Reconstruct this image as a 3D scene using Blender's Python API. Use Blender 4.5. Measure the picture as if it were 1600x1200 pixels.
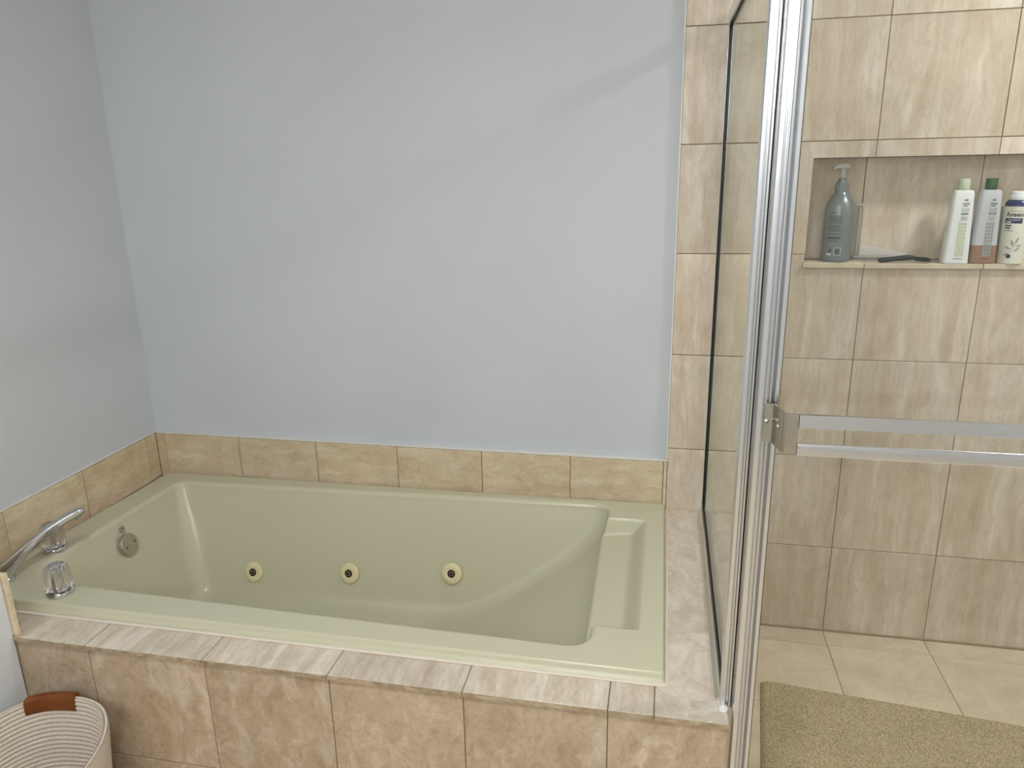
import bpy, bmesh, math, random
from mathutils import Vector, Matrix, noise
random.seed(7)
for o in list(bpy.data.objects): bpy.data.objects.remove(o)
S = bpy.context.scene
COL = S.collection

# ------------------------------------------------------------------ camera
cam_d = bpy.data.cameras.new('camera'); cam = bpy.data.objects.new('camera', cam_d); COL.objects.link(cam)
R_ = Vector((0.97995369, 0.19835483, -0.0186044)); U_ = Vector((-0.03751601, 0.2754411, 0.96058563)); F_ = Vector((-0.19566122, 0.94063147, -0.277361))
cam.matrix_world = Matrix(((R_.x, U_.x, -F_.x, 1.81582), (R_.y, U_.y, -F_.y, -2.27820), (R_.z, U_.z, -F_.z, 1.47879), (0, 0, 0, 1)))
cam_d.sensor_width = 36; cam_d.lens = 1156.286 * 36 / 1600; cam_d.clip_start = .02
S.camera = cam
# ------------------------------------------------------------------ world, exposure
W = bpy.data.worlds.new('world'); S.world = W; W.use_nodes = True
W.node_tree.nodes['Background'].inputs[0].default_value = (.9, .95, 1, 1)
W.node_tree.nodes['Background'].inputs[1].default_value = 0.0
S.view_settings.view_transform = 'Standard'; S.view_settings.look = 'None'
S.view_settings.exposure = 0.0; S.view_settings.gamma = 1; S.view_settings.use_curve_mapping = False
CEIL = 2.36
P_SHOWER, P_ROOM, P_VANITY = 12.5, 20.0, 35.0

# ------------------------------------------------------------------ helpers
def lin(r, g, b):
    f = lambda c: (c / 255 / 12.92) if c / 255 <= .04045 else ((c / 255 + .055) / 1.055) ** 2.4
    return (f(r), f(g), f(b), 1)
def mat(name, col, rough=.5, metal=0, spec=.5, coat=0, trans=0, ior=1.45, emit=None, es=1):
    m = bpy.data.materials.new(name); m.use_nodes = True
    b = m.node_tree.nodes['Principled BSDF']
    b.inputs['Base Color'].default_value = col; b.inputs['Roughness'].default_value = rough
    b.inputs['Metallic'].default_value = metal; b.inputs['Specular IOR Level'].default_value = spec
    b.inputs['Coat Weight'].default_value = coat; b.inputs['Coat Roughness'].default_value = .08
    b.inputs['Transmission Weight'].default_value = trans; b.inputs['IOR'].default_value = ior
    if emit: b.inputs['Emission Color'].default_value = emit; b.inputs['Emission Strength'].default_value = es
    return m
def nd(m, t, **k):
    n = m.node_tree.nodes.new(t)
    for a, v in k.items(): setattr(n, a, v)
    return n
def lk(m, a, b): m.node_tree.links.new(a, b)
def noise_node(m, vec, scale, detail=4, rough=.55, dist=0):
    n = nd(m, 'ShaderNodeTexNoise'); n.inputs['Scale'].default_value = scale; n.inputs['Detail'].default_value = detail
    n.inputs['Roughness'].default_value = rough; n.inputs['Distortion'].default_value = dist
    lk(m, vec, n.inputs['Vector']); return n.outputs['Fac']
def ramp(m, fac, stops):
    r = nd(m, 'ShaderNodeValToRGB'); e = r.color_ramp.elements
    while len(e) < len(stops): e.new(.5)
    for q, (p, c) in zip(e, stops): q.position = p; q.color = c
    lk(m, fac, r.inputs['Fac']); return r.outputs['Color']
def mixc(m, fac, a, b, mode='MIX'):
    x = nd(m, 'ShaderNodeMix', data_type='RGBA', blend_type=mode)
    if isinstance(fac, (int, float)): x.inputs['Factor'].default_value = fac
    else: lk(m, fac, x.inputs['Factor'])
    for s, v in ((6, a), (7, b)):
        if isinstance(v, tuple): x.inputs[s].default_value = v
        else: lk(m, v, x.inputs[s])
    return x.outputs[2]
def bump(m, h, strength, dist):
    b = nd(m, 'ShaderNodeBump'); b.inputs['Strength'].default_value = strength; b.inputs['Distance'].default_value = dist
    lk(m, h, b.inputs['Height']); lk(m, b.outputs['Normal'], m.node_tree.nodes['Principled BSDF'].inputs['Normal'])

def travertine(name, axis, dark, mid, light, streak=.11, rough=.34, contrast=1.0, vscale=26, warp=.03, vein=.5, cloud=.85, fine=.7):
    """banded stone: noise stretched along one axis of the tile and warped, a different cut for every tile"""
    m = mat(name, mid, rough, spec=.45)
    tc = nd(m, 'ShaderNodeTexCoord'); oi = nd(m, 'ShaderNodeObjectInfo')
    sc = nd(m, 'ShaderNodeVectorMath', operation='SCALE'); sc.inputs[0].default_value = (31.7, 17.3, 23.9); lk(m, oi.outputs['Random'], sc.inputs['Scale'])
    ad = nd(m, 'ShaderNodeVectorMath', operation='ADD'); lk(m, tc.outputs['Object'], ad.inputs[0]); lk(m, sc.outputs[0], ad.inputs[1])
    wn = nd(m, 'ShaderNodeTexNoise'); wn.inputs['Scale'].default_value = 9; wn.inputs['Detail'].default_value = 3; lk(m, ad.outputs[0], wn.inputs['Vector'])
    ws = nd(m, 'ShaderNodeVectorMath', operation='MULTIPLY_ADD'); lk(m, wn.outputs['Color'], ws.inputs[0]); ws.inputs[1].default_value = (warp,) * 3; lk(m, ad.outputs[0], ws.inputs[2])
    def stretched(k):
        mp = nd(m, 'ShaderNodeMapping'); q = [1, 1, 1]; q['xyz'.index(axis)] = k; mp.inputs['Scale'].default_value = q; lk(m, ws.outputs[0], mp.inputs['Vector']); return mp.outputs[0]
    e1, e2 = stretched(streak), stretched(min(1, streak * 2.2))
    v1 = noise_node(m, e1, vscale, 5, .6, .7)                       # broad bands
    v2 = noise_node(m, ad.outputs[0], 6, 4, .6, 1.2)                # clouds
    v3 = noise_node(m, e2, 110, 6, .68, .6)                         # fine grain
    v4 = noise_node(m, e2, vscale * .7, 6, .62, 1.6)                # veins
    k = .2 / contrast
    c = ramp(m, v1, [(.5 - k, dark), (.5, mid), (.5 + k, light)])
    c2 = ramp(m, v2, [(.30, (.88, .85, .82, 1)), (.5, (1, 1, 1, 1)), (.68, (1.05, 1.05, 1.06, 1))]); c = mixc(m, cloud, c, c2, 'MULTIPLY')
    c3 = ramp(m, v3, [(.30, (.80, .77, .74, 1)), (.47, (1, 1, 1, 1)), (.70, (1.08, 1.08, 1.08, 1))]); c = mixc(m, fine, c, c3, 'MULTIPLY')
    sb = nd(m, 'ShaderNodeMath', operation='SUBTRACT'); lk(m, v4, sb.inputs[0]); sb.inputs[1].default_value = .5
    ab = nd(m, 'ShaderNodeMath', operation='ABSOLUTE'); lk(m, sb.outputs[0], ab.inputs[0])
    c4 = ramp(m, ab.outputs[0], [(0, (.80, .75, .70, 1)), (.018, (.95, .94, .92, 1)), (.05, (1, 1, 1, 1)), (.16, (1.05, 1.05, 1.06, 1))]); c = mixc(m, vein, c, c4, 'MULTIPLY')
    pit = noise_node(m, e2, 240, 3, .6)
    pr = ramp(m, pit, [(.27, (.6, .54, .47, 1)), (.32, (1, 1, 1, 1))]); c = mixc(m, .6, c, pr, 'MULTIPLY')
    vr = nd(m, 'ShaderNodeMapRange'); vr.inputs['To Min'].default_value = .93; vr.inputs['To Max'].default_value = 1.06; lk(m, oi.outputs['Random'], vr.inputs['Value'])
    hs = nd(m, 'ShaderNodeHueSaturation'); lk(m, vr.outputs[0], hs.inputs['Value']); lk(m, c, hs.inputs['Color'])
    lk(m, hs.outputs[0], m.node_tree.nodes['Principled BSDF'].inputs['Base Color'])
    rr = nd(m, 'ShaderNodeMapRange'); rr.inputs['To Min'].default_value = rough - .06; rr.inputs['To Max'].default_value = rough + .1; lk(m, v3, rr.inputs['Value'])
    lk(m, rr.outputs[0], m.node_tree.nodes['Principled BSDF'].inputs['Roughness'])
    bump(m, v3, .08, .002)
    return m

def mesh(name, verts, faces, smooth=False):
    me = bpy.data.meshes.new(name); me.from_pydata([tuple(v) for v in verts], [], faces); me.update()
    if smooth: me.polygons.foreach_set('use_smooth', [True] * len(me.polygons))
    return me
def fix_normals(me):
    bm = bmesh.new(); bm.from_mesh(me); bmesh.ops.recalc_face_normals(bm, faces=bm.faces); bm.to_mesh(me); bm.free(); return me
def add(name, me, m, parent=None, loc=(0, 0, 0), rot=(0, 0, 0)):
    o = bpy.data.objects.new(name, me)
    if m is not None and len(me.materials) == 0: me.materials.append(m)
    o.location = loc; o.rotation_euler = rot
    COL.objects.link(o)
    if parent is not None: o.parent = parent
    return o
def thing(name, label, cat, loc=(0, 0, 0), rz=0, group=None):
    o = bpy.data.objects.new(name, None); COL.objects.link(o); o.location = loc; o.rotation_euler = (0, 0, rz); o.empty_display_size = .05
    o['label'] = label; o['category'] = cat
    if group: o['group'] = group
    return o
def tag(o, label, cat, group=None):
    o['label'] = label; o['category'] = cat
    if group: o['group'] = group
    return o
def struct(o, label):
    o['kind'] = 'structure'; o['label'] = label; return o

_boxes = {}
def box_mesh(w, d, h, ch=.001):
    """chamfered box centred on the origin"""
    key = (round(w, 4), round(d, 4), round(h, 4), ch)
    if key in _boxes: return _boxes[key]
    bm = bmesh.new(); bmesh.ops.create_cube(bm, size=1)
    for v in bm.verts: v.co = Vector((v.co.x * w, v.co.y * d, v.co.z * h))
    if ch > 0: bmesh.ops.bevel(bm, geom=list(bm.edges), offset=min(ch, .3 * min(w, d, h)), segments=1, affect='EDGES', profile=.5)
    me = bpy.data.meshes.new('box'); bm.to_mesh(me); bm.free()
    _boxes[key] = me; return me
_boxmat = {}
def box(name, lo, hi, m, parent=None, ch=.001, origin=None):
    w, d, h = (hi[i] - lo[i] for i in range(3)); c = [(hi[i] + lo[i]) / 2 for i in range(3)]
    me = box_mesh(w, d, h, ch); key = (me.name, m.name)
    if key not in _boxmat:
        if len(me.materials) == 0: me.materials.append(m); _boxmat[key] = me
        else:
            me2 = me.copy(); me2.materials.clear(); me2.materials.append(m); _boxmat[key] = me2
    o = bpy.data.objects.new(name, _boxmat[key]); COL.objects.link(o)
    off = parent.location if parent is not None else Vector()
    o.location = Vector(c) - off
    if parent is not None: o.parent = parent
    return o
def prism(poly, lo, hi, axis='z'):
    """extrude polygon; axis z: poly in xy, axis y: poly in xz, axis x: poly in yz"""
    n = len(poly); f3 = {'z': lambda a, b, t: (a, b, t), 'y': lambda a, b, t: (a, t, b), 'x': lambda a, b, t: (t, a, b)}[axis]
    vs = [f3(a, b, lo) for a, b in poly] + [f3(a, b, hi) for a, b in poly]
    fs = [tuple(range(n)), tuple(range(n, 2 * n))] + [(i, (i + 1) % n, n + (i + 1) % n, n + i) for i in range(n)]
    return fix_normals(mesh('prism', vs, fs))
def lathe(prof, n=48, smooth=True, cap=True):
    vs, fs = [], []
    for r, z in prof:
        for i in range(n): a = 2 * math.pi * i / n; vs.append((r * math.cos(a), r * math.sin(a), z))
    for j in range(len(prof) - 1):
        for i in range(n): fs.append((j * n + i, j * n + (i + 1) % n, (j + 1) * n + (i + 1) % n, (j + 1) * n + i))
    if cap: fs.append(tuple(range(n))[::-1]); fs.append(tuple((len(prof) - 1) * n + i for i in range(n)))
    me = fix_normals(mesh('lathe', vs, fs, smooth)); return me
def autosmooth(me, deg=35):
    bm = bmesh.new(); bm.from_mesh(me)
    for e in bm.edges: e.smooth = not (len(e.link_faces) == 2 and e.calc_face_angle(0) > math.radians(deg))
    bm.to_mesh(me); bm.free(); me.polygons.foreach_set('use_smooth', [True] * len(me.polygons)); return me
def tube(pts, rad, n=10, cap=True):
    pts = [Vector(p) for p in pts]; rad = rad if isinstance(rad, (list, tuple)) else [rad] * len(pts)
    vs, fs = [], []; up = Vector((0, 0, 1))
    for i, p in enumerate(pts):
        t = (pts[min(i + 1, len(pts) - 1)] - pts[max(i - 1, 0)]).normalized()
        a = t.cross(up); a = a.normalized() if a.length > 1e-4 else Vector((1, 0, 0)); b = a.cross(t)
        for k in range(n):
            q = 2 * math.pi * k / n; vs.append(p + (a * math.cos(q) + b * math.sin(q)) * rad[i])
    for i in range(len(pts) - 1):
        for k in range(n): fs.append((i * n + k, i * n + (k + 1) % n, (i + 1) * n + (k + 1) % n, (i + 1) * n + k))
    if cap: fs += [tuple(range(n)), tuple((len(pts) - 1) * n + k for k in range(n))]
    return fix_normals(mesh('tube', vs, fs, True))
def interp(x, xs, ys):
    if x <= xs[0]: return ys[0]
    for i in range(len(xs) - 1):
        if x <= xs[i + 1]:
            t = (x - xs[i]) / (xs[i + 1] - xs[i]); return ys[i] + (ys[i + 1] - ys[i]) * t
    return ys[-1]
def sstep(a, b, x):
    t = max(0, min(1, (x - a) / (b - a))); return t * t * (3 - 2 * t)

# ------------------------------------------------------------------ materials
def paint_mat(name, col):
    m = mat(name, col, .55, spec=.3); tc = nd(m, 'ShaderNodeTexCoord')
    n1 = noise_node(m, tc.outputs['Object'], 2.2, 3); n2 = noise_node(m, tc.outputs['Object'], 160, 3)
    c = ramp(m, n1, [(.3, tuple(x * .97 for x in col[:3]) + (1,)), (.7, tuple(min(1, x * 1.03) for x in col[:3]) + (1,))])
    lk(m, c, m.node_tree.nodes['Principled BSDF'].inputs['Base Color']); bump(m, n2, .06, .001); return m
PAINT = paint_mat('wall_paint', lin(205, 209, 213))
PAINTW = paint_mat('white_paint', lin(222, 225, 226))
CEILP = paint_mat('ceiling_paint', lin(228, 229, 227))
D_, M_, L_ = lin(201, 183, 158), lin(213, 199, 179), lin(226, 217, 204)
TV_Z = travertine('travertine_wall', 'z', D_, M_, L_, rough=.3, streak=.10, vscale=20, warp=.03, vein=.4, contrast=1.1, fine=.55)
TV_X = travertine('travertine_border', 'x', lin(206, 184, 150), lin(218, 199, 168), lin(227, 213, 187), streak=.2, vscale=26, warp=.07, vein=.5, fine=.5, cloud=1.0)
TV_P = travertine('travertine_panel', 'z', lin(176, 155, 128), lin(191, 170, 144), lin(210, 195, 173), streak=.34, rough=.42, warp=.10, vein=.65, cloud=.75, contrast=1.1, vscale=20)
TV_Y = travertine('travertine_deck', 'y', lin(190, 174, 153), lin(208, 196, 178), lin(222, 213, 199), streak=.10, rough=.3, contrast=1.0, vscale=34, warp=.035, vein=.5)
TV_D = travertine('travertine_side_deck', 'y', lin(196, 184, 166), lin(210, 199, 183), lin(222, 214, 202), streak=.5, rough=.3, vscale=24, warp=.09, vein=.45, cloud=.7)
TV_F = travertine('travertine_floor', 'x', lin(204, 188, 163), lin(216, 202, 178), lin(225, 213, 194), streak=.4, rough=.38, vscale=14, contrast=.7, warp=.06, vein=.3, fine=.4)
GROUT = mat('grout', lin(122, 102, 76), .9); GROUTL = mat('grout_pale', lin(150, 130, 100), .9)
CAULK = mat('white_caulk', lin(226, 224, 216), .5)
CAULKB = mat('beige_caulk', lin(224, 214, 198), .5)
ALU = mat('brushed_aluminium', lin(226, 227, 229), .24, 1)
tcA = nd(ALU, 'ShaderNodeTexCoord'); mpA = nd(ALU, 'ShaderNodeMapping'); mpA.inputs['Scale'].default_value = (30, 30, .8); lk(ALU, tcA.outputs['Object'], mpA.inputs[0])
nA = noise_node(ALU, mpA.outputs[0], 1, 2); rA = nd(ALU, 'ShaderNodeMapRange'); rA.inputs['To Min'].default_value = .20; rA.inputs['To Max'].default_value = .27
lk(ALU, nA, rA.inputs[0]); lk(ALU, rA.outputs[0], ALU.node_tree.nodes['Principled BSDF'].inputs['Roughness'])
NICKEL = mat('nickel', lin(190, 184, 172), .22, 1)
CHROME = mat('chrome', lin(205, 206, 208), .08, 1)
DULLCH = mat('worn_chrome', lin(190, 187, 178), .28, 1)
BLACK = mat('black_gasket', lin(16, 15, 13), .5)
def glass_mat(name, col, rough=0.0):
    m = bpy.data.materials.new(name); m.use_nodes = True; nt = m.node_tree; nt.nodes.clear()
    o = nd(m, 'ShaderNodeOutputMaterial'); ge = nd(m, 'ShaderNodeNewGeometry')
    dt = nd(m, 'ShaderNodeVectorMath', operation='DOT_PRODUCT'); lk(m, ge.outputs['Normal'], dt.inputs[0]); lk(m, ge.outputs['Incoming'], dt.inputs[1])
    def mth(op, x, y=None):
        q = nd(m, 'ShaderNodeMath', operation=op)
        for i_, v_ in enumerate((x, y)):
            if v_ is None: continue
            if isinstance(v_, (int, float)): q.inputs[i_].default_value = v_
            else: lk(m, v_, q.inputs[i_])
        return q.outputs[0]
    sch = mth('ADD', mth('MULTIPLY', mth('POWER', mth('SUBTRACT', 1, mth('ABSOLUTE', dt.outputs['Value'])), 5), .957), .043)   # Schlick reflectance of a thin sheet, the same from both sides
    tr = nd(m, 'ShaderNodeBsdfTransparent'); tr.inputs[0].default_value = col
    gl = nd(m, 'ShaderNodeBsdfGlossy'); gl.inputs['Roughness'].default_value = rough; gl.inputs['Color'].default_value = (.97, 1, .96, 1)
    mx = nd(m, 'ShaderNodeMixShader'); lk(m, sch, mx.inputs[0]); lk(m, tr.outputs[0], mx.inputs[1]); lk(m, gl.outputs[0], mx.inputs[2])
    lk(m, mx.outputs[0], o.inputs[0]); return m
GLASS = glass_mat('clear_glass', (.965, .972, .962, 1))
ACRYL = mat('acrylic', (1, 1, 1, 1), .06, trans=1, ior=1.3)
CLEARPL = mat('clear_plastic', lin(240, 238, 234), .08); CLEARPL.node_tree.nodes['Principled BSDF'].inputs['Alpha'].default_value = .38
TUB = mat('almond_acrylic', lin(200, 197, 170), .26, spec=.5, coat=.12)
TUBJ = mat('jet_plastic', lin(224, 213, 170), .3)
DARK = mat('dark_hole', lin(30, 26, 20), .5)
BRASS = mat('jet_nozzle_grey', lin(120, 112, 96), .3, .4)

# ------------------------------------------------------------------ room shell
XL, XR, YF = -.02, 3.45, -3.4
struct(box('floor', (XL - .1, YF - .1, -.12), (XR + .1, .16, -.0018), GROUTL, ch=0), 'beige stone tiled floor')
FLOOR = bpy.data.objects['floor']
struct(box('ceiling', (XL - .1, YF - .1, CEIL), (XR + .1, .16, CEIL + .1), CEILP, ch=0), 'plain white ceiling')
struct(box('wall_left', (XL - .1, YF, -.0018), (XL, .16, CEIL), PAINT, ch=0), 'plain pale grey painted wall on the left of the bathtub')
struct(box('wall_back', (XL, .01, -.0018), (1.849, .16, CEIL), PAINT, ch=0), 'large plain pale grey painted wall behind the bathtub')
struct(box('wall_front', (XL - .1, YF - .1, -.0018), (XR + .1, YF, CEIL), PAINTW, ch=0), 'plain white wall behind the viewer')
# shower back wall backing with a niche recess
NX0, NX1, NZ0, NZ1 = 2.202, 2.965, 1.188, 1.506
xs, zs = [1.849, NX0, NX1, XR], [-.0018, NZ0, NZ1, CEIL]
vs, fs = [], []
for z in zs:
    for x in xs: vs.append((x, .0018, z))
for j in range(3):
    for i in range(3):
        if (i, j) != (1, 1): fs.append((j * 4 + i, j * 4 + i + 1, j * 4 + i + 5, j * 4 + i + 4))
b0 = len(vs); vs += [(NX0, .102, NZ0), (NX1, .102, NZ0), (NX1, .102, NZ1), (NX0, .102, NZ1)]
fr = [5, 6, 10, 9]
for i in range(4): fs.append((fr[i], fr[(i + 1) % 4], b0 + (i + 1) % 4, b0 + i))
fs.append((b0, b0 + 1, b0 + 2, b0 + 3))
c0 = len(vs); vs += [(1.849, .16, -.0018), (XR, .16, -.0018), (XR, .16, CEIL), (1.849, .16, CEIL)]
fs.append((c0, c0 + 1, c0 + 2, c0 + 3))
fs += [(0, 1, 2, 3, c0 + 1, c0), (12, 13, 14, 15, c0 + 2, c0 + 3), (0, 4, 8, 12, c0 + 3, c0), (3, 7, 11, 15, c0 + 2, c0 + 1)]
WS = struct(add('wall_shower_back', fix_normals(mesh('w', vs, fs)), GROUT), 'beige travertine tiled shower wall with a recessed niche')
struct(box('wall_right', (XR, YF, -.0018), (XR + .1, .16, CEIL), GROUT, ch=0), 'beige tiled wall at the far side of the shower')
WR = bpy.data.objects['wall_right']
G = .0011   # half joint
def tile(lo, hi, m, parent, name='tile', ax=1, jit=.0004):
    j = random.uniform(-jit, jit); lo, hi = list(lo), list(hi); lo[ax] += j; hi[ax] += j
    for i in range(3):
        if i != ax: lo[i] += G; hi[i] -= G
    return box(name, lo, hi, m, parent, ch=.0011)
COLX = [1.849, 2.068, 2.373, 2.678, 2.983, 3.288, XR]
ROWZ = [0.0, .3031, .6124, .9217, 1.2310, 1.5403, 1.8496, 2.1589, CEIL]
SX0, SX1, SZ0, SZ1 = 2.212, 2.955, 1.1915, 1.496      # finished niche opening (sill underside to head)
for i in range(len(COLX) - 1):
    for j in range(len(ROWZ) - 1):
        x0, x1, z0, z1 = COLX[i], COLX[i + 1], ROWZ[j], ROWZ[j + 1]
        ox0, ox1, oz0, oz1 = max(x0, SX0), min(x1, SX1), max(z0, SZ0), min(z1, SZ1)
        if ox0 >= ox1 or oz0 >= oz1:
            tile((x0, 0, z0), (x1, .0095, z1), TV_Z, WS); continue
        if j == 3:      # row under the sill: tile with a notch where the sill cuts in
            if x0 < SX0:
                poly = [(x0 + G, z0 + G), (x1 - G, z0 + G), (x1 - G, SZ0 - .0005), (SX0 - .004, SZ0 - .0005), (SX0 - .004, z1 - G), (x0 + G, z1 - G)]
            elif x1 > SX1:
                poly = [(x0 + G, z0 + G), (x1 - G, z0 + G), (x1 - G, z1 - G), (SX1 + .004, z1 - G), (SX1 + .004, SZ0 - .0005), (x0 + G, SZ0 - .0005)]
            else: poly = [(x0 + G, z0 + G), (x1 - G, z0 + G), (x1 - G, SZ0 - .0005), (x0 + G, SZ0 - .0005)]
        else:           # row around the opening
            if x0 < SX0: poly = [(x0 + G, z0 + G), (SX0, z0 + G), (SX0, SZ1), (x1 - G, SZ1), (x1 - G, z1 - G), (x0 + G, z1 - G)]
            elif x1 > SX1: poly = [(SX1, z0 + G), (x1 - G, z0 + G), (x1 - G, z1 - G), (x0 + G, z1 - G), (x0 + G, SZ1), (SX1, SZ1)]
            else: poly = [(x0 + G, SZ1), (x1 - G, SZ1), (x1 - G, z1 - G), (x0 + G, z1 - G)]
        cx, cz = (x0 + x1) / 2, (z0 + z1) / 2
        add('tile', prism([(a - cx, b - cz) for a, b in poly], -.00475, .00475, 'y'), TV_Z, WS, (cx, .00475, cz))
# niche lining
for a, b in ((SX0, 2.373), (2.373, 2.678), (2.678, SX1)):
    tile((a, .091, 1.207), (b, .1015, SZ1), TV_Z, WS)
    tile((a, .0098, SZ1), (b, .091, SZ1 + .0095), TV_X, WS, ax=2)
for a, b in ((2.204, 2.212), (2.955, 2.963)): tile((a, .0098, 1.207), (b, .091, SZ1), TV_Z, WS, ax=0)
SILLZ = 1.2065
for a, b in ((2.206, 2.372), (2.372, 2.678), (2.678, 2.961)):
    tile((a, -.013, 1.1925), (b, .1005, SILLZ), TV_F, WS, 'sill', ax=2)
# shower right wall tiles
ys = [0, -.305, -.61, -.93]
for i in range(3):
    for j in range(8):
        tile((XR - .0095, ys[i + 1], ROWZ[j]), (XR, ys[i], ROWZ[j + 1]), TV_Z, WR, ax=0)
box('plaster', (XR - .006, YF, 0), (XR, -1.03, CEIL), PAINTW, WR, ch=0)
# floor tiles
YJ = [0, -.08, -.385, -.69, -.94]
for i in range(-1, 5):
    x0, x1 = max(1.985, 2.373 + .305 * (i - 1)), min(XR, 2.373 + .305 * i)
    if x1 - x0 < .02: continue
    for k in range(4): tile((x0, YJ[k + 1], -.010), (x1, YJ[k], 0), TV_F, FLOOR, ax=2, jit=.0003)
for i in range(12):
    x0, x1 = max(.285, .18 + .305 * i), min(XR, .485 + .305 * i)
    for k in range(8):
        y1, y0 = -.975 - .305 * k, max(YF, -.975 - .305 * (k + 1))
        if x0 < x1 and y0 < y1: tile((x0, y0, -.010), (x1, y1, 0), TV_F, FLOOR, ax=2, jit=.0003)
box('caulk_line', (1.98, -.0045, 0), (XR, 0, .006), GROUTL, WS, ch=.0015)
# low wall in front of the tub on the left
PX = .281
PW = struct(box('wall_low', (XL, -1.75, -.0018), (PX, -.978, .568), PAINTW, ch=.003), 'low white painted wall beside the woven basket')
tile((.02, -.978, .4), (PX + .010, -.9655, .570), TV_X, PW)

# ------------------------------------------------------------------ tile border above the tub
B1 = struct(box('trim_1', (XL, -.0095, .40), (1.849, .0098, .5675), GROUT, ch=0), 'border of beige stone tiles along the painted wall behind the tub')
tx = [-.008, .0267] + [.0267 + .3018 * k for k in range(1, 7)] + [1.849]
for a, b in zip(tx[:-1], tx[1:]): tile((a, -.0125, .40), (b, -.002, .569), TV_X, B1, jit=.0006)
box('caulk_line', (XL, -.011, .569), (1.849, .0098, .5725), CAULK, B1, ch=.001)
B2 = struct(box('trim_2', (XL + .0002, -.965, .40), (-.0095, -.0126, .5675), GROUT, ch=0), 'border of beige stone tiles along the left wall beside the faucet')
ty = [-.0126, -.071, -.376, -.681, -.965]
for a, b in zip(ty[:-1], ty[1:]): tile((-.018, b, .40), (-.0075, a, .569), TV_X, B2, ax=0, jit=.0006)
# the grain of the left border runs along y
TV_XL = travertine('travertine_border_left', 'y', lin(206, 184, 150), lin(218, 199, 168), lin(227, 213, 187), streak=.2, vscale=26, warp=.07, vein=.5, fine=.5, cloud=1.0)
for ch in B2.children:
    me = ch.data.copy(); me.materials.clear(); me.materials.append(TV_XL); ch.data = me
box('caulk_line', (XL + .0002, -.965, .569), (-.0105, -.0126, .5725), CAULK, B2, ch=.001)
box('caulk_line', (1.8455, -.005, .401), (1.8495, .0099, CEIL), CAULK, B1, ch=0)

# ------------------------------------------------------------------ tub deck
DZ = .401
DK = thing('tub_deck', 'low platform clad in beige travertine slabs around the built-in bathtub', 'tub deck', (1.0, -.95, 0))
box('core', (PX + .001, -.9735, .0), (1.972, -.92, .3895), GROUT, DK, ch=0)
box('grout_bed', (PX + .001, -.9815, .3902), (1.9775, -.846, .3995), GROUT, DK, ch=0); box('grout_bed', (1.831, -.8455, .3902), (1.9775, -.001, .3995), GROUT, DK, ch=0)
box('core', (1.862, -.919, .0), (1.972, .008, .3895), GROUT, DK, ch=0)
FX = [.4835 + .3129 * k for k in range(5)]                     # .4835 ... 1.7351
px_ = [PX - .02] + FX + [1.979]
for a, b in zip(px_[:-1], px_[1:]):
    tile((a, -.975, .083), (b, -.965, .3895), TV_P, DK); tile((a, -.975, .0005), (b, -.965, .083), TV_P, DK)
dx = [PX + .0005] + FX + [1.8297]
TV_E = travertine('travertine_raw_edge', 'x', lin(150, 130, 102), lin(172, 153, 125), lin(190, 173, 147), streak=.5, rough=.6, vscale=60, contrast=1.3)
for a, b in zip(dx[:-1], dx[1:]):
    tile((a, -.983, .390), (b, -.845, DZ), TV_Y, DK, ax=2)
    box('slab_edge', (a + G, -.9842, .3905), (b - G, -.9829, .4004), TV_E, DK, ch=0)
box('slab_edge', (1.8297 + G, -.9842, .3905), (1.979 - G, -.9829, .4004), TV_E, DK, ch=0)
tile((.1706, -.9645, .390), (PX, -.845, DZ), TV_Y, DK, ax=2); tile((-.006, -.9645, .390), (.1706, -.845, DZ), TV_Y, DK, ax=2)
tile((1.8297, -.983, .390), (1.979, -.678, DZ), TV_D, DK, ax=2)
for a, b in ((-.678, -.373), (-.373, -.0), ): tile((1.8297, a, .390), (1.979, b, DZ), TV_D, DK, ax=2)
tile((-.006, -.845, .390), (.055, -.012, DZ), TV_D, DK, ax=2)
tile((.055, -.045, .390), (1.8297, -.012, DZ), TV_X, DK, ax=2)
tile((1.969, -.975, .0005), (1.979, 0, .3895), TV_Z, DK, ax=0)

# ------------------------------------------------------------------ bathtub
RIM = .425
TB = thing('bathtub', 'almond acrylic built-in whirlpool bathtub with a headrest hollow', 'bathtub', (.95, -.45, .02))
TBL = TB.location.copy()
def rquad(C, rad, ns, nc=9):
    """rounded quad, corners C in order BL, BR, FR, FL (clockwise from above); ns points per side"""
    out = []
    for i in range(4):
        p, a, b = Vector(C[i]), Vector(C[i - 1]), Vector(C[(i + 1) % 4])
        u, v = (a - p).normalized(), (b - p).normalized()
        th = math.acos(max(-1, min(1, u.dot(v)))); r = rad[i]; d = r / math.tan(th / 2)
        p0, p1 = p + u * d, p + v * d; cen = p + (u + v).normalized() * (r / math.sin(th / 2))
        a0 = math.atan2(p0.y - cen.y, p0.x - cen.x); a1 = math.atan2(p1.y - cen.y, p1.x - cen.x)
        da = (a1 - a0 + math.pi) % (2 * math.pi) - math.pi
        for k in range(nc): q = a0 + da * k / (nc - 1); out.append((cen.x + r * math.cos(q), cen.y + r * math.sin(q)))
        out.append(('side', i, p1))
    res = []; L = len(out)
    for k, e in enumerate(out):
        if e[0] == 'side':
            nxt = out[(k + 1) % L]; p1 = e[2]; q = Vector(nxt)
            for s in range(1, ns[e[1]]): res.append(tuple(p1.lerp(q, s / ns[e[1]])))
        else: res.append(e)
    return res
NS = [60, 260, 60, 40]
def inset(C, d):   # d: amounts for left, back, right, front
    (x0, y0), (x1, y1), (x2, y2), (x3, y3) = C
    return [(x0 + d[0], y0 - d[1]), (x1 - d[2], y1 - d[1]), (x2 - d[2], y2 + d[3]), (x3 + d[0], y3 + d[3])]
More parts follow.
